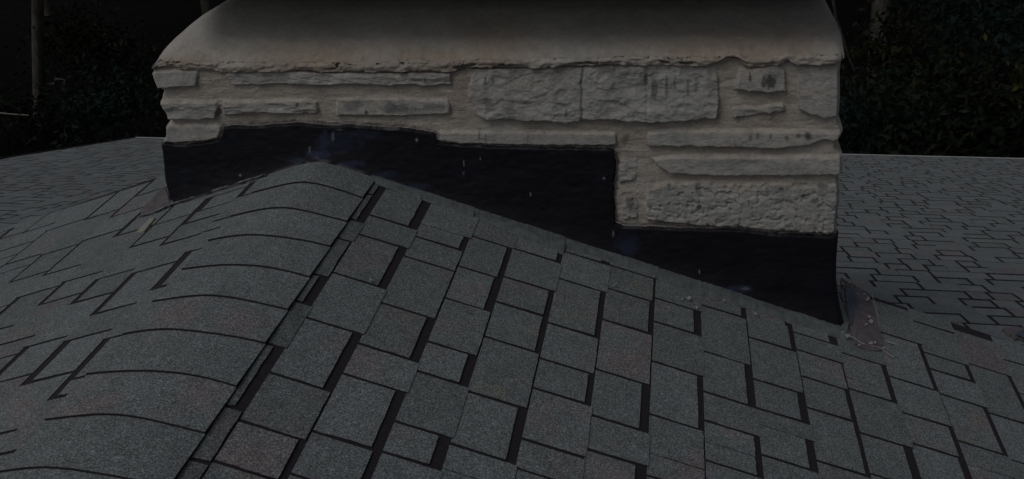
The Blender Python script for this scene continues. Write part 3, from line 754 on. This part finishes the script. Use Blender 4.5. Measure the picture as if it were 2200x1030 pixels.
def tree(label, base, top, r0, r1, mat_leaf, crown_c, crown_r, nclump, nleaf, lsize, group=None, extra=()):
    t = thing('tree', label, 'tree', (float(base[0]), float(base[1]), GZ), group)
    base = np.array([base[0], base[1], base[2]]); top = np.array(top)
    pts = [lerp(base, top, f) + rs.normal(0, .03, 3) * (0 < f < 1) for f in np.linspace(0, 1, 9)]
    rd = [lerp(r0, r1, f) for f in np.linspace(0, 1, 9)]
    L = [tube(pts, rd)]
    cc = []
    for k in range(nclump):
        d = nrm(rs.normal(0, 1, 3)) * rs.uniform(.35, 1) ; c = np.array(crown_c) + d * np.array(crown_r); cc.append(c)
        if k % 4 == 0:
            s0 = lerp(base, top, rs.uniform(.6, .98)); L.append(tube([s0, lerp(s0, c, .5) + [0, 0, .2], c], [r1 * .6, r1 * .35, .02], 6))
    for e in extra: L.append(e)
    V, Fc = merge(L); mesh('trunk', V, Fc, M_BARK, t, smooth=True)
    V, Fc = leaves(cc, nleaf, .38, lsize, rs); mesh('crown', V, Fc, mat_leaf, t)
    return t
def through(px0, py0, px1, py1, y):      # line seen between two photo points, carried to the ground and up
    a = at(px0, py0, y); b = at(px1, py1, y); d = b - a; d /= d[2]
    return a + d * (GZ - a[2]), a + d * (6.5 - a[2])
b, tp = through(82, 30, 88, 310, 12.5)
e1 = tube([at(98,182,12.5), at(118,180,12.5), at(120,170,12.5), at(139,171,12.5), at(138,194,12.5)], [.03,.025,.022,.02,.015], 6)
tree('slim straight grey trunk standing left of the chimney with a small hooked side branch', b, tp, .11, .06, M_LEAF, tp + np.array([0, 1, 0]), (2.2, 2.2, 1.6), 50, 60, .14, extra=[e1])
b, tp = through(1895, 10, 1884, 140, 15.5)
tree('thicker grey trunk rising out of the bushes right of the chimney', b, tp, .17, .11, M_LEAF2, tp + np.array([0, 1, 0]), (2.6, 2.2, 1.6), 50, 60, .14)
# further trees behind, crowns above the picture
spots = [(-9, 17), (-5.5, 20), (-2.5, 16.5), (.5, 19), (3.2, 16.8), (6.0, 21), (8.5, 15.8), (11.5, 19), (14.5, 15), (-12.5, 14), (17, 20), (-15, 20)]
for i, (x, y) in enumerate(spots):
    lean = rs.normal(0, .4, 2)
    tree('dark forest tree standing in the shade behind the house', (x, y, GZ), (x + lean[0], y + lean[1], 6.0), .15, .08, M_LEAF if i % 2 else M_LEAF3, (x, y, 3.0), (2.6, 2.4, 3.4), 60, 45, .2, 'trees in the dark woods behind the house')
# bushes
def bush(label, c, rad, n, nl, ls, mat, group=None, stems=None):
    t = thing('bush', label, 'bush', (c[0], c[1], GZ), group)
    c = np.array(c, float); cc = []; L = []
    for k in range(n):
        d = nrm(rs.normal(0, 1, 3)); d[2] = abs(d[2]) if rs.random() < .6 else d[2]
        p = c + d * np.array(rad) * rs.uniform(.5, 1.05); cc.append(p)
        if k % 3 == 0: L.append(tube([(c[0] + rs.normal(0, .1), c[1] + rs.normal(0, .1), GZ), lerp(np.array([c[0], c[1], GZ]), p, .6) + rs.normal(0, .08, 3), p], [.016, .009, .004], 5))
    V, Fc = merge(L); mesh('stem', V, Fc, M_TWIG, t, smooth=True)
    V, Fc = leaves(cc, nl, .22, ls, rs); mesh('foliage', V, Fc, mat, t)
    return t
def bpx(px, py, y): p = at(px, py, y); return (float(p[0]), float(p[1]), float(p[2]))
bl_ = [(1930, 210, 11.5, (1.1,.9,1.0), M_LEAF2, 'leafy bush with yellow-green autumn leaves just right of the chimney'),
       (2100, 190, 12.0, (1.3,1.0,1.3), M_LEAF3, 'tall blue-green bush near the right border behind the eave'),
       (2010, 290, 9.8, (1.2,.8,.7), M_LEAF, 'low dark green bush peering over the right eave'),
       (2190, 290, 10.2, (1.0,.8,.9), M_LEAF2, 'yellowish bush at the right border above the eave'),
       (1860, 300, 10.5, (.7,.7,.6), M_LEAF3, 'small dark bush tucked beside the chimney at the right eave'),
       (2030, 110, 14.0, (1.3,1.0,1.2), M_LEAF, 'dim bush standing behind the others on the right'),
       (165, 100, 13.2, (.75,.6,.5), M_LEAF2, 'sparse twiggy bush beside the slim left trunk'),
       (230, 270, 11.0, (1.0,.8,.6), M_LEAF3, 'dark blue-green bush between the left trunk and the chimney'),
       (30, 280, 11.5, (.9,.8,.6), M_LEAF, 'dark bush behind the roof rake at the left border'),
       (270, 170, 13.5, (.9,.7,.7), M_LEAF, 'dim bush just left of the chimney top')]
for px, py, y, rad, mat, lab in bl_:
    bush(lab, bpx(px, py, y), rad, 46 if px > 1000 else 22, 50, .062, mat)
# thin bare branches in pale or plain bark
def twig(label, pts, y, r, mat=M_BARKP):
    V, Fc = merge([tube([at(px, py, y + .05 * i) for i, (px, py) in enumerate(pts)], list(np.linspace(r, r * .5, len(pts))), 6)])
    o = mesh('branch', V, Fc, mat, smooth=True); tag(o, label, 'branch'); return o
twig('pale bare branch reaching in from the left border', [(-60,238),(0,243),(28,246),(62,248)], 11.0, .018)
twig('thin dead stick slanting between the left bushes', [(160,216),(172,232),(192,256)], 11.3, .012)
twig('long thin branch hanging down beside the chimney\'s right edge', [(1780,-60),(1796,40),(1812,85),(1822,120),(1836,152)], 7.0, .016, M_BARK)
